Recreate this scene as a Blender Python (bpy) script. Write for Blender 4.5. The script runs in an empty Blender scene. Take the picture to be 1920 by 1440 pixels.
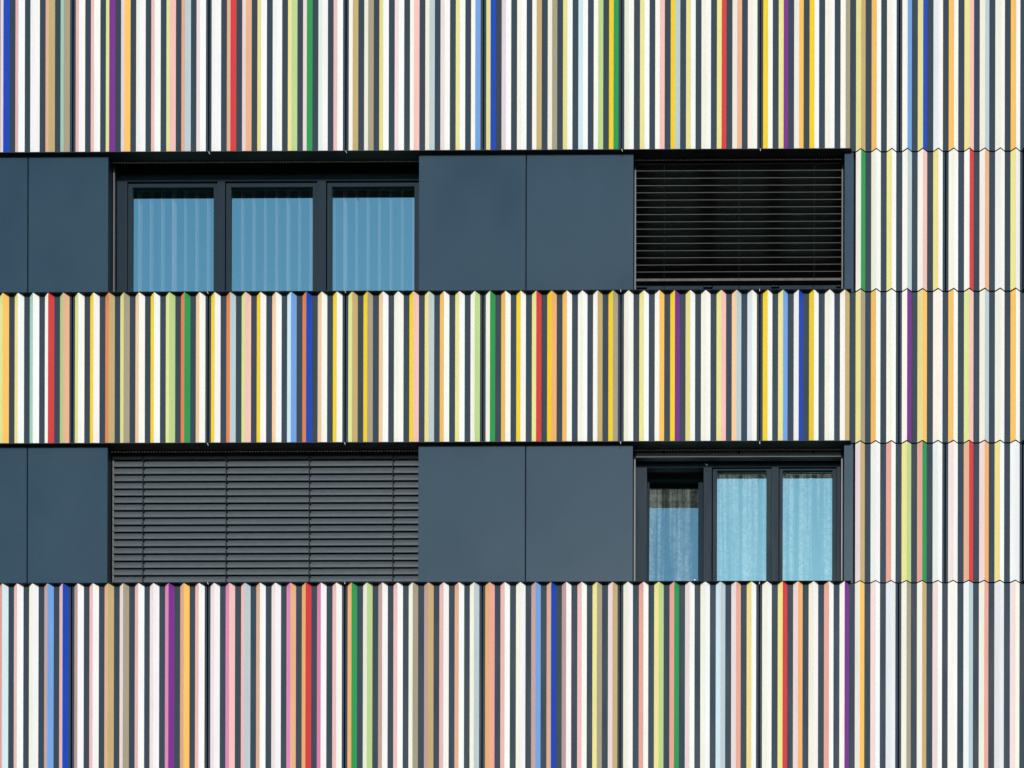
import bpy, bmesh, math, random
from mathutils import Vector, Matrix

random.seed(7)
sc = bpy.context.scene
COL = sc.collection
S = 0.005333                 # metres per facade unit (one rib bay is 28.8 units = 15 cm)
CX, CY, D = 1350.0, 3000.0, 3500.0     # where the camera stands, in facade units
RX, RY, RZ = -0.00129303, -0.00863233, 0.00189422
F, SX, SY = 3506.432, 1310.711, 3001.299


def rot(a, i, j):
    m = [[1.0 if r == c else 0.0 for c in range(3)] for r in range(3)]
    m[i][i] = m[j][j] = math.cos(a)
    m[i][j] = -math.sin(a)
    m[j][i] = math.sin(a)
    return Matrix(m)


RM = rot(RZ, 0, 1) @ rot(RY, 0, 2) @ rot(RX, 1, 2)


def U(u, v, Z):
    """photo pixel -> facade coordinates (X right, Y down) on the plane at depth Z behind the cladding"""
    d = RM.transposed() @ Vector(((u - SX) / F, (v - SY) / F, 1.0))
    t = (Z + D) / d.z
    return CX + d.x * t, CY + d.y * t


def ux(u, v, Z):
    return U(u, v, Z)[0]


def uy(u, v, Z):
    return U(u, v, Z)[1]


def W(X, Y, Z):
    return Vector(((X - 960.0) * S, Z * S, (3000.0 - Y) * S + 1.6))


# ------------------------------------------------------------------ materials
def lin(h):
    r = []
    for i in (0, 2, 4):
        c = int(h[i:i + 2], 16) / 255
        r.append(c / 12.92 if c <= 0.04045 else ((c + 0.055) / 1.055) ** 2.4)
    return r


def principled(name):
    m = bpy.data.materials.new(name)
    m.use_nodes = True
    nt = m.node_tree
    return m, nt, nt.nodes['Principled BSDF']


def coat(name, rgb, rough=0.4, var=0.06, spec=0.5, wave=0.0, grain=(9.0, 9.0, 0.9)):
    """powder-coated metal: slight mottling, streaky dirt, roughness variation, faint oil-canning"""
    m, nt, b = principled(name)
    N, L = nt.nodes, nt.links
    tc = N.new('ShaderNodeTexCoord')
    oi = N.new('ShaderNodeObjectInfo')
    mp = N.new('ShaderNodeMapping')
    add = N.new('ShaderNodeVectorMath')
    add.operation = 'ADD'
    L.new(tc.outputs['Object'], add.inputs[0])
    sc_ = N.new('ShaderNodeVectorMath')
    sc_.operation = 'SCALE'
    sc_.inputs['Scale'].default_value = 37.0
    comb = N.new('ShaderNodeCombineXYZ')
    for k in range(3):
        L.new(oi.outputs['Random'], comb.inputs[k])
    L.new(comb.outputs[0], sc_.inputs[0])
    L.new(sc_.outputs[0], add.inputs[1])
    mp.inputs['Scale'].default_value = grain
    L.new(add.outputs[0], mp.inputs['Vector'])
    n1 = N.new('ShaderNodeTexNoise')
    n1.inputs['Scale'].default_value = 1.6
    n1.inputs['Detail'].default_value = 6
    L.new(mp.outputs[0], n1.inputs['Vector'])
    n2 = N.new('ShaderNodeTexNoise')
    n2.inputs['Scale'].default_value = 90.0
    n2.inputs['Detail'].default_value = 3
    L.new(add.outputs[0], n2.inputs['Vector'])
    mix = N.new('ShaderNodeMath')
    mix.operation = 'ADD'
    L.new(n1.outputs['Fac'], mix.inputs[0])
    L.new(n2.outputs['Fac'], mix.inputs[1])
    mr = N.new('ShaderNodeMapRange')
    mr.inputs['From Min'].default_value = 0.6
    mr.inputs['From Max'].default_value = 1.4
    mr.inputs['To Min'].default_value = 1.0 - var
    mr.inputs['To Max'].default_value = 1.0 + var * 0.6
    L.new(mix.outputs[0], mr.inputs['Value'])
    col = N.new('ShaderNodeVectorMath')
    col.operation = 'SCALE'
    col.inputs[0].default_value = rgb
    L.new(mr.outputs[0], col.inputs['Scale'])
    L.new(col.outputs[0], b.inputs['Base Color'])
    rr = N.new('ShaderNodeMapRange')
    rr.inputs['From Min'].default_value = 0.3
    rr.inputs['From Max'].default_value = 0.7
    rr.inputs['To Min'].default_value = rough - 0.06
    rr.inputs['To Max'].default_value = rough + 0.08
    L.new(n1.outputs['Fac'], rr.inputs['Value'])
    L.new(rr.outputs[0], b.inputs['Roughness'])
    b.inputs['Specular IOR Level'].default_value = spec
    if wave:
        nw = N.new('ShaderNodeTexNoise')
        nw.inputs['Scale'].default_value = 1.7
        nw.inputs['Detail'].default_value = 1
        L.new(add.outputs[0], nw.inputs['Vector'])
        bp = N.new('ShaderNodeBump')
        bp.inputs['Strength'].default_value = wave
        bp.inputs['Distance'].default_value = 0.02
        L.new(nw.outputs['Fac'], bp.inputs['Height'])
        L.new(bp.outputs[0], b.inputs['Normal'])
    return m


PAL = {  # display colour of each paint
    'W': 'F1F3F1', 'C': 'FAF5EA', 'I': 'F5F2E0', 'P': 'F3DFDD', 'p': 'EFC0BA', 'S': 'E8A898',
    'M': 'DE88B2', 'O': 'F8C264', 'o': 'EDB072', 'a': 'FAD2A2', 'D': 'E4854E', 'T': 'E3B18E',
    'B': 'C2AA76', 'G': 'A59C84', 'Y': 'F6D32E', 'y': 'EFE394', 'l': 'E2E494', 'n': 'B9D48E',
    'N': '2B9650', 'R': 'D23E3F', 'V': '78308E', 'U': '1446B6', 'u': '70A2E2', 's': 'B8CAD0',
    't': 'D0E6EE', 'm': 'A8CFBA', 'c': 'C6A39B', 'g': 'E4E8EA',
}
WORD = {'M': 'magenta pink', 'O': 'amber', 'D': 'orange', 'B': 'khaki', 'G': 'taupe', 'Y': 'yellow', 'n': 'light green',
        'N': 'green', 'R': 'red', 'V': 'purple', 'U': 'royal blue', 'u': 'sky blue', 'm': 'mint', 'S': 'salmon',
        's': 'blue-grey', 'T': 'tan', 'p': 'pink', 'a': 'peach', 'y': 'pale yellow', 'o': 'light orange'}
PAINT = {}
for k, h in PAL.items():
    c = [max(0.004, v * 0.84) for v in lin(h)]
    PAINT[k] = coat('paint_' + WORD.get(k, 'white').replace(' ', '_').replace('-', '_'), c, rough=0.5, var=0.075, spec=0.25)
CHAR = coat('charcoal_coat', (0.016, 0.031, 0.047), rough=0.55, var=0.12, spec=0.12)
FLAT = coat('charcoal_flat_sheet', (0.019, 0.045, 0.070), rough=0.34, var=0.13, spec=0.09, wave=0.12, grain=(0.9, 0.9, 0.6))  # faint soft reflections painted as broad tone drift in the base colour
FRAME = coat('anthracite_frame', (0.006, 0.017, 0.027), rough=0.5, var=0.08, spec=0.1)
BLACK = coat('black_flashing', (0.016, 0.016, 0.018), rough=0.55, var=0.1, spec=0.3)
REVEAL = coat('black_reveal', (0.017, 0.018, 0.020), rough=0.5, var=0.1, spec=0.35)
SLAT = coat('blind_slat_metal', (0.054, 0.067, 0.077), rough=0.40, var=0.05, spec=0.30)
SLATD = coat('dark_slat_metal', (0.028, 0.023, 0.021), rough=0.5, var=0.05, spec=0.4)
RAIL = coat('aluminium_rail', (0.05, 0.055, 0.06), rough=0.4, var=0.08, spec=0.5)
TAB = coat('bare_metal_tab', (0.34, 0.34, 0.33), rough=0.4, var=0.1)
CORD = coat('black_cord', (0.008, 0.008, 0.009), rough=0.8, var=0.1, spec=0.2)
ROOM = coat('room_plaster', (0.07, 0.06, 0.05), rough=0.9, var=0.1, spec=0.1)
WALLM = coat('membrane_wall', (0.012, 0.012, 0.014), rough=0.9, var=0.2, spec=0.1)
WHITEP = coat('white_plastic', (0.75, 0.75, 0.73), rough=0.35, var=0.02)


def glass_mat(name, refl):
    m = bpy.data.materials.new(name)
    m.use_nodes = True
    nt = m.node_tree
    N, L = nt.nodes, nt.links
    N.clear()
    out = N.new('ShaderNodeOutputMaterial')
    tr = N.new('ShaderNodeBsdfTransparent')
    tr.inputs['Color'].default_value = (0.90, 0.94, 0.92, 1)
    gl = N.new('ShaderNodeBsdfGlossy')
    gl.inputs['Roughness'].default_value = 0.0
    gl.inputs['Color'].default_value = (0.50, 1.0, 0.99, 1)
    fr = N.new('ShaderNodeFresnel')
    fr.inputs['IOR'].default_value = 1.5
    ad = N.new('ShaderNodeMath')
    ad.operation = 'ADD'
    ad.use_clamp = True
    ad.inputs[1].default_value = refl
    L.new(fr.outputs[0], ad.inputs[0])
    # faint roller-wave distortion of float glass
    tc = N.new('ShaderNodeTexCoord')
    nz = N.new('ShaderNodeTexNoise')
    nz.inputs['Scale'].default_value = 1.5
    nz.inputs['Detail'].default_value = 0
    L.new(tc.outputs['Object'], nz.inputs['Vector'])
    bp = N.new('ShaderNodeBump')
    bp.inputs['Strength'].default_value = 0.04
    bp.inputs['Distance'].default_value = 0.01
    L.new(nz.outputs['Fac'], bp.inputs['Height'])
    L.new(bp.outputs[0], gl.inputs['Normal'])
    mx = N.new('ShaderNodeMixShader')
    L.new(ad.outputs[0], mx.inputs[0])
    L.new(tr.outputs[0], mx.inputs[1])
    L.new(gl.outputs[0], mx.inputs[2])
    L.new(mx.outputs[0], out.inputs['Surface'])
    return m


GLASS = glass_mat('coated_window_glass', 0.52)
CLEAR = bpy.data.materials.new('clear_glass_face')
CLEAR.use_nodes = True
CLEAR.node_tree.nodes.clear()
_o = CLEAR.node_tree.nodes.new('ShaderNodeOutputMaterial')
_t = CLEAR.node_tree.nodes.new('ShaderNodeBsdfTransparent')
CLEAR.node_tree.links.new(_t.outputs[0], _o.inputs['Surface'])


def cloth_mat(name, lace):
    m = bpy.data.materials.new(name)
    m.use_nodes = True
    nt = m.node_tree
    N, L = nt.nodes, nt.links
    N.clear()
    out = N.new('ShaderNodeOutputMaterial')
    df = N.new('ShaderNodeBsdfDiffuse')
    df.inputs['Color'].default_value = (0.90, 0.90, 0.86, 1)
    tl = N.new('ShaderNodeBsdfTranslucent')
    tl.inputs['Color'].default_value = (0.75, 0.76, 0.72, 1)
    m1 = N.new('ShaderNodeMixShader')
    m1.inputs[0].default_value = 0.3
    L.new(df.outputs[0], m1.inputs[1])
    L.new(tl.outputs[0], m1.inputs[2])
    last = m1
    if lace:
        tr = N.new('ShaderNodeBsdfTransparent')
        tc = N.new('ShaderNodeTexCoord')
        mp = N.new('ShaderNodeMapping')
        mp.inputs['Scale'].default_value = (19, 19, 0.45)
        oi = N.new('ShaderNodeObjectInfo')
        sh = N.new('ShaderNodeMath')
        sh.operation = 'MULTIPLY'
        sh.inputs[1].default_value = 53.0
        L.new(oi.outputs['Random'], sh.inputs[0])
        av = N.new('ShaderNodeVectorMath')
        av.operation = 'ADD'
        L.new(tc.outputs['Object'], av.inputs[0])
        L.new(sh.outputs[0], av.inputs[1])
        L.new(av.outputs[0], mp.inputs['Vector'])
        fold = N.new('ShaderNodeTexNoise')
        fold.inputs['Scale'].default_value = 1.0
        fold.inputs['Detail'].default_value = 3
        L.new(mp.outputs[0], fold.inputs['Vector'])
        fl = N.new('ShaderNodeTexNoise')
        fl.inputs['Scale'].default_value = 22.0
        fl.inputs['Detail'].default_value = 3
        fl.inputs['Distortion'].default_value = 1.0
        L.new(av.outputs[0], fl.inputs['Vector'])
        r1 = N.new('ShaderNodeMapRange')
        r1.inputs['From Min'].default_value = 0.40
        r1.inputs['From Max'].default_value = 0.60
        r1.inputs['To Min'].default_value = 0.22
        r1.inputs['To Max'].default_value = 1.0
        L.new(fold.outputs['Fac'], r1.inputs['Value'])
        r2 = N.new('ShaderNodeMapRange')
        r2.inputs['From Min'].default_value = 0.42
        r2.inputs['From Max'].default_value = 0.58
        r2.inputs['To Min'].default_value = 0.62
        r2.inputs['To Max'].default_value = 1.0
        L.new(fl.outputs['Fac'], r2.inputs['Value'])
        mu = N.new('ShaderNodeMath')
        mu.operation = 'MULTIPLY'
        L.new(r1.outputs[0], mu.inputs[0])
        L.new(r2.outputs[0], mu.inputs[1])
        m2 = N.new('ShaderNodeMixShader')
        L.new(mu.outputs[0], m2.inputs[0])
        L.new(tr.outputs[0], m2.inputs[1])
        L.new(m1.outputs[0], m2.inputs[2])
        last = m2
    L.new(last.outputs[0], out.inputs['Surface'])
    return m


LACE = cloth_mat('lace_net', True)
VANE = cloth_mat('vane_fabric', False)

# ------------------------------------------------------------------ mesh helpers
ORG = {}


class MB:
    """collects shapes in facade coordinates and links them as ONE mesh object"""

    def __init__(self):
        self.bm = bmesh.new()
        self.mats = []

    def mi(self, m):
        if m not in self.mats:
            self.mats.append(m)
        return self.mats.index(m)

    def quad(self, pts, m):
        f = self.bm.faces.new([self.bm.verts.new(W(*p)) for p in pts])
        f.material_index = self.mi(m)

    def box(self, x0, x1, y0, y1, z0, z1, m, bev=0.0):
        r = bmesh.ops.create_cube(self.bm, size=1.0)
        lo, hi = W(x0, y1, z0), W(x1, y0, z1)
        c, d = (lo + hi) / 2, hi - lo
        for v in r['verts']:
            v.co = Vector((c.x + v.co.x * d.x, c.y + v.co.y * d.y, c.z + v.co.z * d.z))
        k = self.mi(m)
        fs = {f for v in r['verts'] for f in v.link_faces}
        for f in fs:
            f.material_index = k
        if bev:
            es = list({e for v in r['verts'] for e in v.link_edges})
            bmesh.ops.bevel(self.bm, geom=es, offset=bev * S, segments=2, profile=0.5, affect='EDGES', material=k)

    def ring(self, x0, x1, y0, y1, gx0, gx1, gy0, gy1, z0, z1, m, bev=0.3):
        """a rectangular frame as one continuous ring with square corners"""
        o = [(x0, y0), (x1, y0), (x1, y1), (x0, y1)]
        i = [(gx0, gy0), (gx1, gy0), (gx1, gy1), (gx0, gy1)]
        vf = [[self.bm.verts.new(W(x, y, z)) for (x, y) in pts] for pts, z in ((o, z0), (i, z0), (i, z1), (o, z1))]
        k = self.mi(m)
        fs = []
        for a in range(4):
            A, B = vf[a], vf[(a + 1) % 4]
            for j in range(4):
                f = self.bm.faces.new((A[j], A[(j + 1) % 4], B[(j + 1) % 4], B[j]))
                f.material_index = k
                fs.append(f)
        bmesh.ops.recalc_face_normals(self.bm, faces=fs)
        if bev:
            es = [e for e in {e for f in fs for e in f.edges} if len(e.link_faces) == 2 and e.calc_face_angle(0) > 0.5]
            bmesh.ops.bevel(self.bm, geom=es, offset=bev * S, segments=2, profile=0.5, affect='EDGES', material=k)

    def build(self, name, parent=None, origin=None, label=None):
        bm = self.bm
        bmesh.ops.recalc_face_normals(bm, faces=bm.faces[:])
        xs = [v.co for v in bm.verts]
        lo = Vector([min(c[k] for c in xs) for k in range(3)])
        hi = Vector([max(c[k] for c in xs) for k in range(3)])
        o_ = origin if origin is not None else Vector(((lo.x + hi.x) / 2, (lo.y + hi.y) / 2, lo.z))
        bmesh.ops.translate(bm, verts=bm.verts, vec=-o_)
        me = bpy.data.meshes.new(name)
        bm.to_mesh(me)
        bm.free()
        for m in self.mats:
            me.materials.append(m)
        return link(name, me, o_, parent, label)


def link(name, me, world, parent=None, label=None):
    o = bpy.data.objects.new(name, me)
    COL.objects.link(o)
    ORG[o.name] = Vector(world)
    if parent is not None:
        o.parent = parent
        o.location = Vector(world) - ORG[parent.name]
    else:
        o.location = world
    if label:
        o['label'] = label
    return o


def thing(name, label, cat, world, group=None):
    o = link(name, None, world)
    o.empty_display_size = 0.3
    o['label'] = label
    o['category'] = cat
    if group:
        o['group'] = group
    return o


def twin(o, world, parent):
    c = o.copy()
    COL.objects.link(c)
    c.parent = parent
    ORG[c.name] = Vector(world)
    c.location = Vector(world) - ORG[parent.name]
    return c


# ------------------------------------------------------------------ ground
g = MB()
n, R = 24, 1500.0
xs = [(-R + 2 * R * i / n) for i in range(n + 1)]
gv = [[g.bm.verts.new((x, y - 200, 0.0)) for y in xs] for x in xs]
for i in range(n):
    for j in range(n):
        g.bm.faces.new((gv[i][j], gv[i + 1][j], gv[i + 1][j + 1], gv[i][j + 1]))
asph = coat('asphalt', (0.06, 0.06, 0.058), rough=0.85, var=0.3)
g.mats.append(asph)
go = g.build('ground', origin=Vector((0, 0, 0)))
go['kind'] = 'structure'
go['label'] = 'dark asphalt ground in front of the striped building'
go['category'] = 'ground'

# ------------------------------------------------------------------ the building
bld = thing('apartment_building',
            'apartment block clad in multicoloured pleated metal stripes between rows of charcoal windows',
            'building', W(960, 3300, 200))

d = 8.4                                   # rib depth
HW = 8.85                                 # half width of a rib at its foot
SEAM = [-376.5, -118.4, 137.64, 393.72, 651.63, 909.95, 1168.90, 1429.04, 1689.48, 1950.0, 2211.0]
XL, XR = SEAM[0], SEAM[-1]
ZW = 14.0                                 # front of the backing wall
ROWS = {'A': (-330.0, 281.5), 'B': (283.8, 543.5), 'C': (545.9, 827.7), 'D': (829.9, 1089.3), 'E': (1091.2, 1760.0)}


def rnd_ribs(n):
    return [(random.choice('WCIPpyIW'), random.choice('WWWsBGNOpRU')) for _ in range(n)]


def ribs(s):
    return [tuple(t) for t in s.split()]


RIBS = {
    'A': [None, 'IW yW CW yu PU pW WW TB mG', 'pW pW lV PO WW pW lp Ts PW', 'WW TR PT yW WW yn PN WW pW',
          'CB IG yW PW Cp Is PW yW Cu', 'yU PW IW CB IG yW tW Cn YN', 'IW yW Cp Ys yW IW yR IT CW',
          'YW yV CO YW IW CG yB OW IW', 'Cu yU WW OW yp Is IW OW IW', None],
    'C': [None, 'IW aW YW yW lO yW mW CR nT', 'lW YW DB lG aW YW ln DN aW', 'YW Ds lp YW aW tu DU aW YW',
          'lB YG aW IW Yp ys OW yW In', 'IN OW YW yR Yo OW IW CB YG', 'IW yW CO YV yW IW yp as gW',
          'YW yu CU YW IW CB yG OW IW', 'CV yO CW OW lp Is IW OW yW', None],
    'E': [None, 'pW IW pW PG St pW IW cu pU', 'cW pW TB PG pW PW MV TO pW', 'PW Mp ps TW PW MT oR MW pW',
          'oN In cW pW IG cB pW TW Is', 'oS pW IW cu TU cW pW yG PB', 'IW SW yn SN PW IW ts PS yW',
          'IW yR Po IW SW CV IO PW gg', 'IG CB PW CW Ws IS gg PI CW', None],
}
RIBS_B = ['CN IW yW Cs Cp yW', 'IW CR CT WW yW']
RIBS_D = ['PB WW SW yn SN WW', 'PW TR Po yW WW']


def grid_rib(i):
    """rib number i counted from the seam at SEAM[7]; every row shares this grid"""
    k, q = 7 + i // 9, i % 9
    return SEAM[k] + (SEAM[k + 1] - SEAM[k]) / 9 * (q + 0.5)


def panel(x0, x1, y0, y1, cols, cen=None):
    """one folded sheet: flat charcoal valleys and triangular ribs, each rib face in its own paint"""
    m = MB()
    gap = 1.35
    n = len(cols)
    prof, mats = [], []
    a, b = x0 + gap, x1 - gap
    if cen is None:
        pitch = (x1 - x0) / n
        cen = [x0 + pitch * (k + 0.5) for k in range(n)]
    cen = [c + random.uniform(-0.22, 0.22) for c in cen]
    y1 -= random.uniform(0.0, 0.25)
    y0 += random.uniform(0.0, 0.25)
    fl = 7.0
    prof = [(a + 0.02, fl), (a, 0.0)]
    mats = [CHAR]
    for k, c in enumerate(cols):
        l, p, r = cen[k] - HW, cen[k], cen[k] + HW
        if l - prof[-1][0] > 0.3:
            prof.append((l, 0.0))
            mats.append(CHAR)
        prof += [(p, -d), (r, 0.0)]
        mats += [PAINT[c[0]], PAINT[c[1]]]
    prof += [(b, 0.0), (b - 0.02, fl)]
    mats += [CHAR, CHAR]
    t = 0.45
    ny = 1
    bm = m.bm
    fr = [[bm.verts.new(W(x, y, z)) for (x, z) in prof] for y in (y0, y1)]
    bk = [[bm.verts.new(W(x + (t if i < 2 else (-t if i > len(prof) - 3 else 0)), y, z + (t if 0 < i < len(prof) - 1 else 0)))
           for i, (x, z) in enumerate(prof)] for y in (y0, y1)]
    for i in range(len(prof) - 1):
        k = m.mi(mats[i])
        kc = m.mi(CHAR)
        f = bm.faces.new((fr[0][i], fr[0][i + 1], fr[1][i + 1], fr[1][i]))
        f.material_index = k
        f = bm.faces.new((bk[0][i + 1], bk[0][i], bk[1][i], bk[1][i + 1]))
        f.material_index = kc
        for j in (0, 1):
            f = bm.faces.new((fr[j][i], fr[j][i + 1], bk[j][i + 1], bk[j][i]) if j else (fr[j][i + 1], fr[j][i], bk[j][i], bk[j][i + 1]))
            f.material_index = k
    bold = []
    for l, r in cols:
        for c in (r, l):
            if c in 'RVUNOYuMDnBG' and WORD[c] not in bold:
                bold.append(WORD[c])
    lab = 'pleated panel of white and cream ribs' if not bold else 'pleated panel of pale ribs with ' + ' and '.join(bold[:3]) + ' stripes'
    return m.build('cladding_panel', bld, label=lab)


for row in 'ACE':
    y0, y1 = ROWS[row]
    for i in range(len(SEAM) - 1):
        c = RIBS[row][i]
        panel(SEAM[i], SEAM[i + 1], y0, y1, ribs(c) if c else rnd_ribs(9))
XB0 = grid_rib(6) - HW - 1.9
for row, tab in (('B', RIBS_B), ('D', RIBS_D)):
    y0, y1 = ROWS[row]
    start = 6
    left = XB0
    for i in range(2):
        c = ribs(tab[i])
        nxt = start + len(c)
        right_ = (grid_rib(nxt - 1) + grid_rib(nxt)) / 2
        panel(left, right_, y0, y1, c, [grid_rib(q) for q in range(start, nxt)])
        left, start = right_, nxt
NEXT = right_

# openings (facade X at the flat sheets' plane)
O1 = (ux(202.6, 420, 1), ux(785.5, 420, 1))
O2 = (ux(1187.5, 420, 1), ux(1583.5, 420, 1))
PL_END = ux(1597.0, 283, -d)

# backing wall: bands, piers, lintels; it stands clear of the openings
wm = MB()
bands = [(-340.0, 252.0), (548.0, 798.0), (1093.0, 1770.0)]
for y0, y1 in bands:
    wm.box(XL, XR, y0, y1, ZW, 62, WALLM)
for (y0, y1) in ((252.0, 548.0), (798.0, 1093.0)):
    for (a, b) in ((XL, O1[0] - 6), (O1[1] + 6, O2[0] - 6), (O2[1] + 6, XR)):
        wm.box(a, b, y0, y1, ZW + 0.05, 61.9, WALLM)
    for (a, b) in (O1, O2):
        wm.box(a - 5.95, b + 5.95, y0 + 0.05, y0 + 29.2, 12.8, 14.9, WALLM)      # front of the blind pocket
        wm.box(a - 5.95, b + 5.95, y0 + 0.05, y0 + 33, 48, 61.8, WALLM)      # lintel behind the blind pocket
wm.build('wall', bld)

# flashings under and over each striped band
for ys, ye in ((281.75, 282.75), (827.95, 828.95)):
    m = MB()
    zend = 12.5
    m.box(XL, PL_END, ys, ye, -d - 0.25, zend, BLACK, 0.15)
    for (a, b) in (O1, O2):
        m.box(a, b, ys + 0.02, ye - 0.02, zend + 0.02, 15.0, BLACK)
    m.build('drip_flashing', bld)
    m = MB()
    m.box(NEXT - 2.0, XR, ys, ye, -d - 0.25, zend, BLACK, 0.15)
    m.build('drip_flashing', bld)
for ys, ye in ((544.55, 545.55), (1090.0, 1090.9)):
    m = MB()
    m.box(XL, PL_END, ys, ye, -d - 0.25, 40.0, FRAME, 0.15)
    m.build('sill_flashing', bld)
    m = MB()
    m.box(NEXT - 2.0, XR, ys, ye, -d - 0.25, 12.0, FRAME, 0.15)
    m.build('sill_flashing', bld)

# flat sheets between the windows: shallow trays with folded edges
flat_edges = [SEAM[0], ux(52.3, 420, 1), O1[0], None, O1[1], ux(986.5, 420, 1), O2[0], None, O2[1], XB0 - 1.0, None, NEXT + 0.6, XR]
for y0, y1 in ((283.2, 544.3), (829.4, 1089.8)):
    for a, b in zip(flat_edges[:-1], flat_edges[1:]):
        if a is None or b is None:
            continue
        m = MB()
        ga = 0.0 if a in (O1[1], O2[1]) else 1.0
        gb = 0.0 if b in (O1[0], O2[0]) else 1.0
        m.box(a + ga, b - gb, y0, y1, 1.0, 9.0, FLAT, 0.35)
        m.build('flat_panel', bld)

# reveal linings, guide rails, vent strips
OPEN = [(O1, 283.0, 544.5), (O2, 283.0, 544.5), (O1, 829.2, 1089.9), (O2, 829.2, 1089.9)]
for (a, b), y0, y1 in OPEN:
    for x0, x1 in ((a - 5.9, a - 0.6), (b + 0.6, b + 5.9)):
        m = MB()
        m.box(x0, x1, y0 - 24, y1, 9.2, 52, REVEAL, 0.2)
        m.build('reveal_lining', bld)
    m = MB()
    m.box(a, b, y0 - 0.2, y0 + 2.6, 15.2, 16.6, REVEAL, 0.1)
    x = a + 3.0
    while x < b - 3:
        m.box(x, x + 2.3, y0 + 0.9, y0 + 2.4, 14.75, 15.25, TAB)
        x += 5.65
    m.build('vent_strip', bld)
    for x0 in (a + 0.9, b - 3.8):
        m = MB()
        m.box(x0, x0 + 3.2, y0 - 20, y1, 27, 29, RAIL, 0.3)
        m.box(x0, x0 + 0.9, y0 - 20, y1, 29.05, 36, RAIL)
        m.box(x0 + 2.3, x0 + 3.2, y0 - 20, y1, 29.05, 36, RAIL)
        m.build('guide_rail', bld)


# ------------------------------------------------------------------ windows
ZF, ZS, ZG = 42.0, 46.0, 50.0


def window(op, y0, y1, v_mid, fr_top, top_inner, mull, sashes, glasses, sash_top, glass_top, tilt=None, kick=9):
    """fixed frame with mullions, a sash ring and a pane for each leaf, the dark room behind"""
    a, b = op
    mid = sum(glasses[1]) / 2
    Y0 = uy(mid, fr_top, ZF)
    Y1 = uy(mid, top_inner, ZF)
    yb = y1 - 9
    m = MB()
    X0, X1 = a - 0.5, b + 0.5
    xs = ux(mull[0], v_mid, ZF), ux(mull[-1], v_mid, ZF)
    m.box(X0, X1, Y0, Y1, ZF, 58, FRAME, 0.3)                     # head
    m.box(X0, X1, yb, y1 - 0.1, ZF, 58, FRAME, 0.3)               # sill member
    m.box(X0, xs[0], Y1 + 0.03, yb - 0.03, ZF + 0.05, 57.9, FRAME, 0.3)
    m.box(xs[1], X1, Y1 + 0.03, yb - 0.03, ZF + 0.05, 57.9, FRAME, 0.3)
    for u0, u1 in zip(mull[1:-1:2], mull[2:-1:2]):
        m.box(ux(u0, v_mid, ZF), ux(u1, v_mid, ZF), Y1 + 0.03, yb - 0.03, ZF, 57.9, FRAME, 0.3)
    w = m.build('window', bld)
    res = []
    for i, ((s0, s1), (g0, g1)) in enumerate(zip(sashes, glasses)):
        A0, A1 = ux(s0, v_mid, ZS), ux(s1, v_mid, ZS)
        G0, G1 = ux(g0, v_mid, ZG), ux(g1, v_mid, ZG)
        T0, T1 = uy(mid, sash_top, ZS), uy(mid, glass_top, ZG)
        T0 = min(T0, T1 - 5)
        hinge = W((A0 + A1) / 2, yb - 1, ZS + 4)
        m = MB()
        m.ring(A0, A1, T0, yb - 0.5, G0, G1, T1, yb - kick, ZS, ZS + 9, FRAME, 0.35)
        so = m.build('sash', w, origin=hinge)
        m = MB()
        m.box(G0 - 0.6, G1 + 0.6, T1 - 0.6, yb - kick + 0.6, ZG, ZG + 0.6, GLASS)
        kc = m.mi(CLEAR)                                          # only the coated outer face mirrors; the rest lets light through
        for f in m.bm.faces:
            if f.calc_center_median().y > ZG * S + 1e-4:
                f.material_index = kc
        po = m.build('pane', w, origin=hinge)
        if tilt and i == 0:
            so.rotation_euler.x = -tilt
            po.rotation_euler.x = -tilt
        res.append((A0, A1, G0, G1, T1, yb - 9, hinge))
    return w, res


W1M = [238.5, 407.5, 421.8, 594.5, 611.2, 790]
W1S = [(239.8, 411), (423.6, 599), (613.2, 795)]
W1G = [(249.5, 401.5), (434, 587), (623, 777.5)]
w1, g1 = window(O1, 283.0, 544.5, 450, 327, 339.5, W1M, W1S, W1G, 341, 353.5)
W2M = [1213.0, 1319.0, 1334.5, 1446.5, 1460.0, 1568.5]
W2S = [(1210, 1322), (1336.2, 1447), (1461.2, 1570)]
W2G = [(1217, 1309), (1344.5, 1437), (1467.5, 1560.5)]
w4, g4 = window(O2, 829.2, 1089.9, 990, 866, 876, W2M, W2S, W2G, 877.5, 884.5, tilt=math.radians(7.0))
w2, g2 = window(O2, 283.0, 544.5, 445, 322, 333, W2M, W2S, W2G, 334.5, 341, kick=48)  # sash foot made taller as a dark strip, hiding sky reflection in the glass
w3, g3 = window(O1, 829.2, 1089.9, 990, 870, 882, W1M, W1S, W1G, 884, 896)

# white plastic hinge cover and sill stop at the lower right window
m = MB()
X, Y = U(1325.5, 872, 41)
m.box(X - 1.4, X + 0.9, Y - 2.2, Y + 1.6, 40.2, 41.9, WHITEP, 0.5)
m.box(X - 4.6, X - 2.0, Y - 2.4, Y - 1.7, 40.9, 41.9, WHITEP, 0.2)
m.build('hinge_cover', w4)
m = MB()
X, Y = U(1302.5, 1088, 0)
m.box(X - 1.2, X + 1.2, Y - 1.6, Y + 1.0, -1.2, 1.0, WHITEP, 0.6)
m.build('sill_stop', bld)

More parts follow.
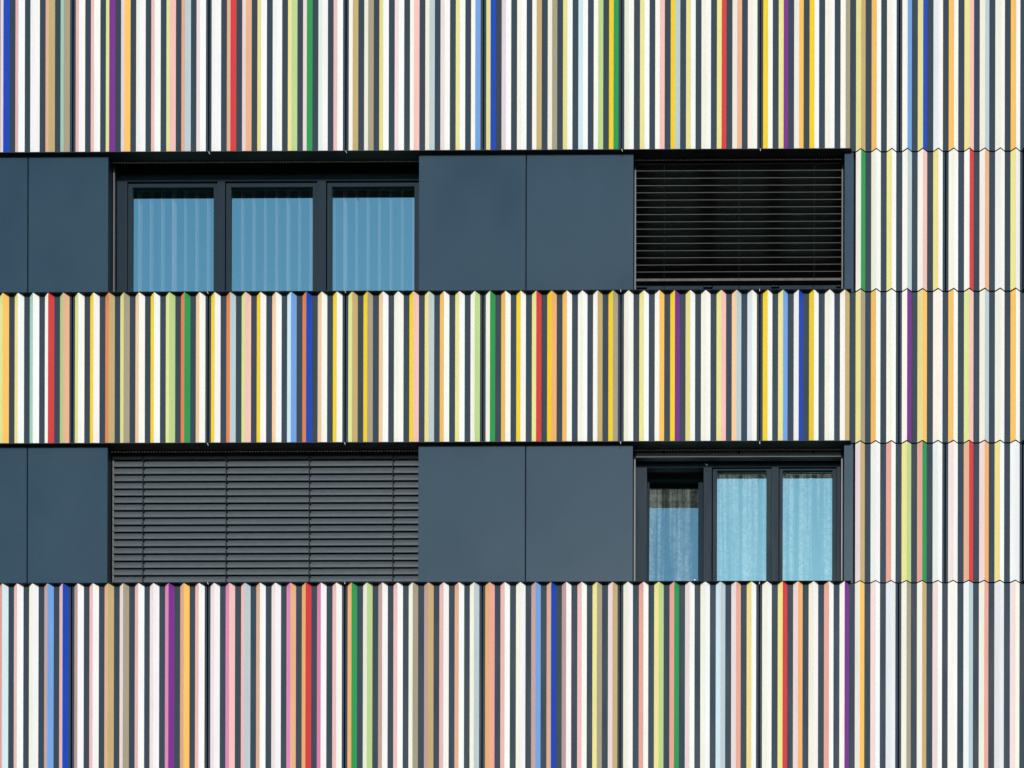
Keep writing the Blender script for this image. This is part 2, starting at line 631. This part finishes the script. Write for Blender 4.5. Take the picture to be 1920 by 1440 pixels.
# dark rooms behind the windows
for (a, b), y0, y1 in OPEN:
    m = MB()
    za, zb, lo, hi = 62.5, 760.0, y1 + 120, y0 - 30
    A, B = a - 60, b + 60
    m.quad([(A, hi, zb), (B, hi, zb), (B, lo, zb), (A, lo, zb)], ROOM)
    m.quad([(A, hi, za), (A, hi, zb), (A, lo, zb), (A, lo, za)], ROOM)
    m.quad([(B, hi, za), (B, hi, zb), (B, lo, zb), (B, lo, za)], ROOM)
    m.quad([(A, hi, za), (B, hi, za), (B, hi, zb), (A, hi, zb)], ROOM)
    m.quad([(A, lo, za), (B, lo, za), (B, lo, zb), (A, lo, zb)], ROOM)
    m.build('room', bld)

# joint tabs: slips of joint tape hanging out of the seams
for k, (u, v, lean) in enumerate(((391.0, 286.5, 2.4), (648.0, 284.5, 2.0), (1165.5, 281.5, 1.6), (1425.5, 280.5, 0.3),
                                  (388.0, 548.5, 2.4), (646.3, 547.0, 2.0), (1424.3, 543.8, 0.2), (1163.5, 545.0, 0.6),
                                  (388.3, 833.0, 2.4), (645.5, 831.5, 1.8), (1163.0, 830.0, 1.0), (1424.5, 830.0, 0.2),
                                  (389.0, 1093.5, 1.4), (646.0, 1093.0, 1.0), (1423.8, 1093.0, 0.2))):
    X, Y = U(u, v, -9.5)
    m = MB()
    z0, z1 = -9.6, -8.9
    p = [(X - 0.55, Y - 2.2), (X + 0.55, Y - 2.2), (X + lean + 0.55, Y + 2.2), (X + lean - 0.55, Y + 2.2)]
    for z in (z0, z1):
        m.quad([(x, y, z) for x, y in p], TAB)
    for i in range(4):
        (xa, ya), (xb, yb) = p[i], p[(i + 1) % 4]
        m.quad([(xa, ya, z0), (xb, yb, z0), (xb, yb, z1), (xa, ya, z1)], TAB)
    m.build('joint_tab', bld)


# ------------------------------------------------------------------ venetian blinds
def slat_mesh(width, length, mat, crown=1.3):
    """bowed slat with a rolled bead along both edges; local x along the slat, y across it, +z up"""
    m = MB()
    bm = m.bm
    n = 10
    up, dn = [], []
    pts = []
    for i in range(n + 1):
        t = -1 + 2 * i / n
        pts.append((t * width / 2, crown * (1 - t * t)))
    th = 0.22
    loop = [(y, z + th) for y, z in pts] + [(y, z - th) for y, z in reversed(pts)]
    L_ = length / 2
    va = [bm.verts.new((-L_ * S, y * S, z * S)) for y, z in loop]
    vb = [bm.verts.new((L_ * S, y * S, z * S)) for y, z in loop]
    k = m.mi(mat)
    for i in range(len(loop)):
        j = (i + 1) % len(loop)
        bm.faces.new((va[i], va[j], vb[j], vb[i]))
    bm.faces.new(va)
    bm.faces.new(list(reversed(vb)))
    for e, s in ((-width / 2, 1), (width / 2, 1)):              # beads
        r = 0.9
        c = [(e + r * math.cos(a), r * math.sin(a)) for a in [q * math.pi / 4 for q in range(8)]]
        ca = [bm.verts.new((-L_ * S, y * S, z * S)) for y, z in c]
        cb = [bm.verts.new((L_ * S, y * S, z * S)) for y, z in c]
        for i in range(8):
            j = (i + 1) % 8
            bm.faces.new((ca[i], ca[j], cb[j], cb[i]))
        bm.faces.new(ca)
        bm.faces.new(list(reversed(cb)))
    bmesh.ops.recalc_face_normals(bm, faces=bm.faces[:])
    me = bpy.data.meshes.new('slat')
    bm.to_mesh(me)
    bm.free()
    me.materials.append(mat)
    for p in me.polygons:
        p.use_smooth = True
    try:
        me.set_sharp_from_angle(angle=math.radians(50))
    except Exception:
        pass
    return me


def blind(op, y0, label, vs, mat, angle, cords, u_mid, rail=None, zc=29.0, wdt=15.0, closed=False):
    a, b = op
    xl, xr = a + 2.2, b - 2.2
    if not closed:
        xl, xr = a + 4.2, b - 4.2
    root = thing('venetian_blind', label, 'blind', W((a + b) / 2, 0, zc) * 1.0)
    # base of the empty: the lowest slat
    low = uy(u_mid, vs[-1] if vs else rail[1], zc)
    root.location = W((a + b) / 2, low, zc)
    ORG[root.name] = W((a + b) / 2, low, zc)
    me = slat_mesh(wdt, xr - xl, mat)
    ys = []
    first = None
    for v in vs:
        Y = uy(u_mid, v, zc - wdt / 2 * math.cos(angle)) - (wdt / 2 * math.sin(angle))
        ys.append(Y)
        o = link('slat', me, W((xl + xr) / 2, Y, zc), root)
        # outer edge (towards the street, -y) turned down by the closing angle, with a touch of unevenness
        o.rotation_euler = (angle + math.radians(random.uniform(-1.2, 1.2)), random.uniform(-0.0006, 0.0006), 0)
    yr0 = yr1 = None
    if rail:
        zr = zc - 7.0
        yr0, yr1 = uy(u_mid, rail[0], zr), uy(u_mid, rail[1], zr)
        m = MB()
        m.box(xl, xr, yr0, yr1, zr, zr + 13, mat, 0.5)
        m.build('bottom_rail', root)
    top = y0 - 18
    for u in cords:
        X = ux(u, vs[len(vs) // 2] if vs else rail[0], zc - 6)
        m = MB()
        zf = zc - (wdt / 2 if not closed else 4.2)
        yend = (yr1 if yr1 else ys[-1] + 6)
        if vs:
            wc = 0.55 if closed else 0.3
            m.box(X - wc, X + wc, top, yend, zf - 0.9, zf - 0.3, CORD)
            m.box(X - 0.3, X + 0.3, top, yend, zc + 9.2, zc + 9.6, CORD)
            if closed:
                for Y in ys:
                    m.box(X - 0.5, X + 2.6, Y - 3.4, Y - 2.2, zf - 1.2, zf + 4.0, CORD, 0.2)
                    m.box(X - 1.3, X + 1.5, Y + 4.2, Y + 5.8, zf - 1.4, zf - 0.2, CORD, 0.2)
        else:
            m.box(X - 5.0, X + 1.0, yr0 - 3, yr0 + 5.5, zr - 0.8, zr - 0.2, CORD, 0.3)
            m.box(X - 2.5, X + 1.6, yr0 + 5.0, yr0 + 8.0, zr - 0.9, zr - 0.3, CORD, 0.3)
        m.build('ladder_cord', root)
    return root, xl, xr, yr0


CORD2 = [1245.5, 1386.0, 1526.5]
V2 = [307, 320.3, 334.0, 347.8, 361.3, 375.0, 388.5, 402.1, 415.8, 429.3, 443.0, 456.5, 469.9, 483.2, 496.6, 509.8]
blind(O2, 283.0, 'black venetian blind lowered with its slats turned open in the upper right window', V2, SLATD,
      math.radians(-6), CORD2, 1386, rail=(521.5, 526.5))
V3 = [860.2 + 13.55 * k for k in range(17)] + [860.2 + 13.55 * 17, 860.2 + 13.55 * 18]
blind(O1, 829.2, 'wide grey venetian blind lowered and closed over the lower left window', V3, SLAT,
      math.radians(70), [267.5, 423.5, 579.5, 736.5], 500, wdt=13.3, closed=True)
rb, xl, xr, yr0 = blind(O2, 829.2, 'venetian blind pulled right up above the lace curtains, only its bottom rail showing', [], SLAT,
                        0.0, CORD2, 1386, rail=(843.0, 857.0))
m = MB()
for k in range(9):
    m.box(xl, xr, yr0 - 2.6 - 1.6 * k, yr0 - 1.4 - 1.6 * k, 22.2, 35.0, SLAT, 0.2)
m.build('slat_stack', rb)

# ------------------------------------------------------------------ vertical blind behind the upper left window
xa, xb = g1[0][0] - 6, g1[2][1] + 8
ytop, ybot = uy(500, 350, 60) - 16, 560.0
vb = thing('vertical_blind', 'white vertical blind with its vanes turned edge-on behind the upper left window', 'blind',
           W((xa + xb) / 2, ybot, 72))
m = MB()
m.box(xa, xb, ytop - 6, ytop - 0.5, 66, 78, WHITEP, 0.5)
m.build('headrail', vb)


def vane_mesh():
    m = MB()
    bm = m.bm
    h = (ybot - ytop) * S
    n = 6
    vs = []
    for j in range(2):
        row = []
        for i in range(n + 1):
            t = -1 + 2 * i / n
            row.append((0.5 * (1 - t * t) * S, t * 7.5 * S, -h * j))
        vs.append(row)
    fr = [[bm.verts.new(p) for p in r] for r in vs]
    bk = [[bm.verts.new((p[0] + 0.12 * S, p[1], p[2])) for p in r] for r in vs]
    for i in range(n):
        bm.faces.new((fr[0][i], fr[0][i + 1], fr[1][i + 1], fr[1][i]))
        bm.faces.new((bk[0][i], bk[1][i], bk[1][i + 1], bk[0][i + 1]))
        for j in (0, 1):
            bm.faces.new((fr[j][i], fr[j][i + 1], bk[j][i + 1], bk[j][i]))
    for i in (0, n):
        bm.faces.new((fr[0][i], fr[1][i], bk[1][i], bk[0][i]))
    bmesh.ops.recalc_face_normals(bm, faces=bm.faces[:])
    me = bpy.data.meshes.new('vane')
    bm.to_mesh(me)
    bm.free()
    me.materials.append(VANE)
    return me


vme = vane_mesh()
u = 238.0
k = 0
TW = {4: 10, 5: -2, 14: 4, 19: 8, 9: -2, 1: 3}
while u < 790:
    X = ux(u, 450, 61)
    o = link('vane', vme, W(X, ytop, 72.5), vb)
    o.rotation_euler.z = math.radians(-12.0 - TW.get(k, random.uniform(-1.5, 1.5)))
    u += 21.45
    k += 1

# ------------------------------------------------------------------ lace curtains on the three leaves of the lower right window
LAB = ['darker lace curtain behind the tilted left leaf of the lower right window',
       'lace curtain behind the middle leaf of the lower right window',
       'lace curtain behind the rightmost leaf of the lower right window']
for i, (A0, A1, G0, G1, T1, YB, hinge) in enumerate(g4):
    rng = random.Random(40 + i)
    m = MB()
    bm = m.bm
    nx, ny = 150, 36
    x0, x1 = G0 - 2.5, G1 + 2.5
    t0 = T1 + (11.0 if i == 0 else 1.6)
    comps = [(rng.uniform(2.5, 9), rng.uniform(0, 6.28), rng.uniform(0.4, 1.0), rng.uniform(-0.5, 0.5)) for _ in range(4)]
    grid = []
    for j in range(ny + 1):
        q = j / ny
        Y = t0 + (YB + 3 - t0) * q
        row = []
        for k in range(nx + 1):
            t = k / nx
            z = 0.0
            for fq, ph, am, dr in comps:
                z += am * math.sin(6.283 * fq * (t + 0.05 * dr * q) + ph)
            z *= 0.35 + 0.65 * min(1.0, q * 3)
            if q < 0.07:
                z += 0.8 * math.sin(6.283 * 19 * t) + 0.4 * math.sin(6.283 * 31 * t + 1)
            row.append(bm.verts.new(W(x0 + (x1 - x0) * t, Y + 0.4 * math.sin(19 * 6.283 * t) * (q == 0), 56.2 + z * 0.9)))
        grid.append(row)
    for j in range(ny):
        for k in range(nx):
            f = bm.faces.new((grid[j][k], grid[j][k + 1], grid[j + 1][k + 1], grid[j + 1][k]))
            f.smooth = True
    m.mi(LACE)
    o = m.build('lace_curtain', origin=hinge)
    if i == 0:
        o.rotation_euler.x = -math.radians(7.0)
    o['label'] = LAB[i]
    o['category'] = 'curtain'
    o['group'] = 'lace curtains in the lower right window'

# ------------------------------------------------------------------ light
SUN_EL, SUN_AZ = math.radians(17.5), math.radians(2.5)       # azimuth measured from the facade normal, to the right
wd = bpy.data.worlds.new('World')
sc.world = wd
wd.use_nodes = True
nt = wd.node_tree
bg = nt.nodes['Background']
sky = nt.nodes.new('ShaderNodeTexSky')
sky.sky_type = 'NISHITA'
sky.sun_disc = False
sky.sun_elevation = SUN_EL
to_sun = Vector((math.sin(SUN_AZ) * math.cos(SUN_EL), -math.cos(SUN_AZ) * math.cos(SUN_EL), math.sin(SUN_EL)))
sky.sun_rotation = math.atan2(to_sun.x, to_sun.y)
sky.air_density = 1.0
sky.dust_density = 0.3
sky.ozone_density = 2.2
nt.links.new(sky.outputs[0], bg.inputs['Color'])
bg.inputs['Strength'].default_value = 0.15
sd = bpy.data.lights.new('sun', 'SUN')
sd.energy = 3.4
sd.angle = math.radians(4.0)
sd.color = (1.0, 0.96, 0.90)
so = bpy.data.objects.new('sun', sd)
COL.objects.link(so)
so.rotation_euler = to_sun.to_track_quat('Z', 'Y').to_euler()
so.location = (0, -30, 30)

# ------------------------------------------------------------------ camera
cam = bpy.data.cameras.new('camera')
co = bpy.data.objects.new('camera', cam)
COL.objects.link(co)
cam.sensor_width = 36.0
cam.sensor_fit = 'HORIZONTAL'
cam.lens = F / 1920.0 * 36.0
cam.shift_x = (960.0 - SX) / 1920.0
cam.shift_y = (SY - 720.0) / 1920.0
cam.clip_start = 0.1
cam.clip_end = 5000


def dirw(v):
    return Vector((v[0], v[2], -v[1]))


right, up, fwd = dirw(RM[0]), -dirw(RM[1]), dirw(RM[2])
mw = Matrix((right, up, -fwd)).transposed().to_4x4()
mw.translation = W(CX, CY, -D)
co.matrix_world = mw
sc.camera = co

vs = sc.view_settings
vs.view_transform = 'Standard'
vs.look = 'None'
vs.exposure = 0.17
vs.gamma = 1.0
sc.cycles.max_bounces = 10
sc.cycles.transparent_max_bounces = 16
sc.cycles.sample_clamp_indirect = 4.0
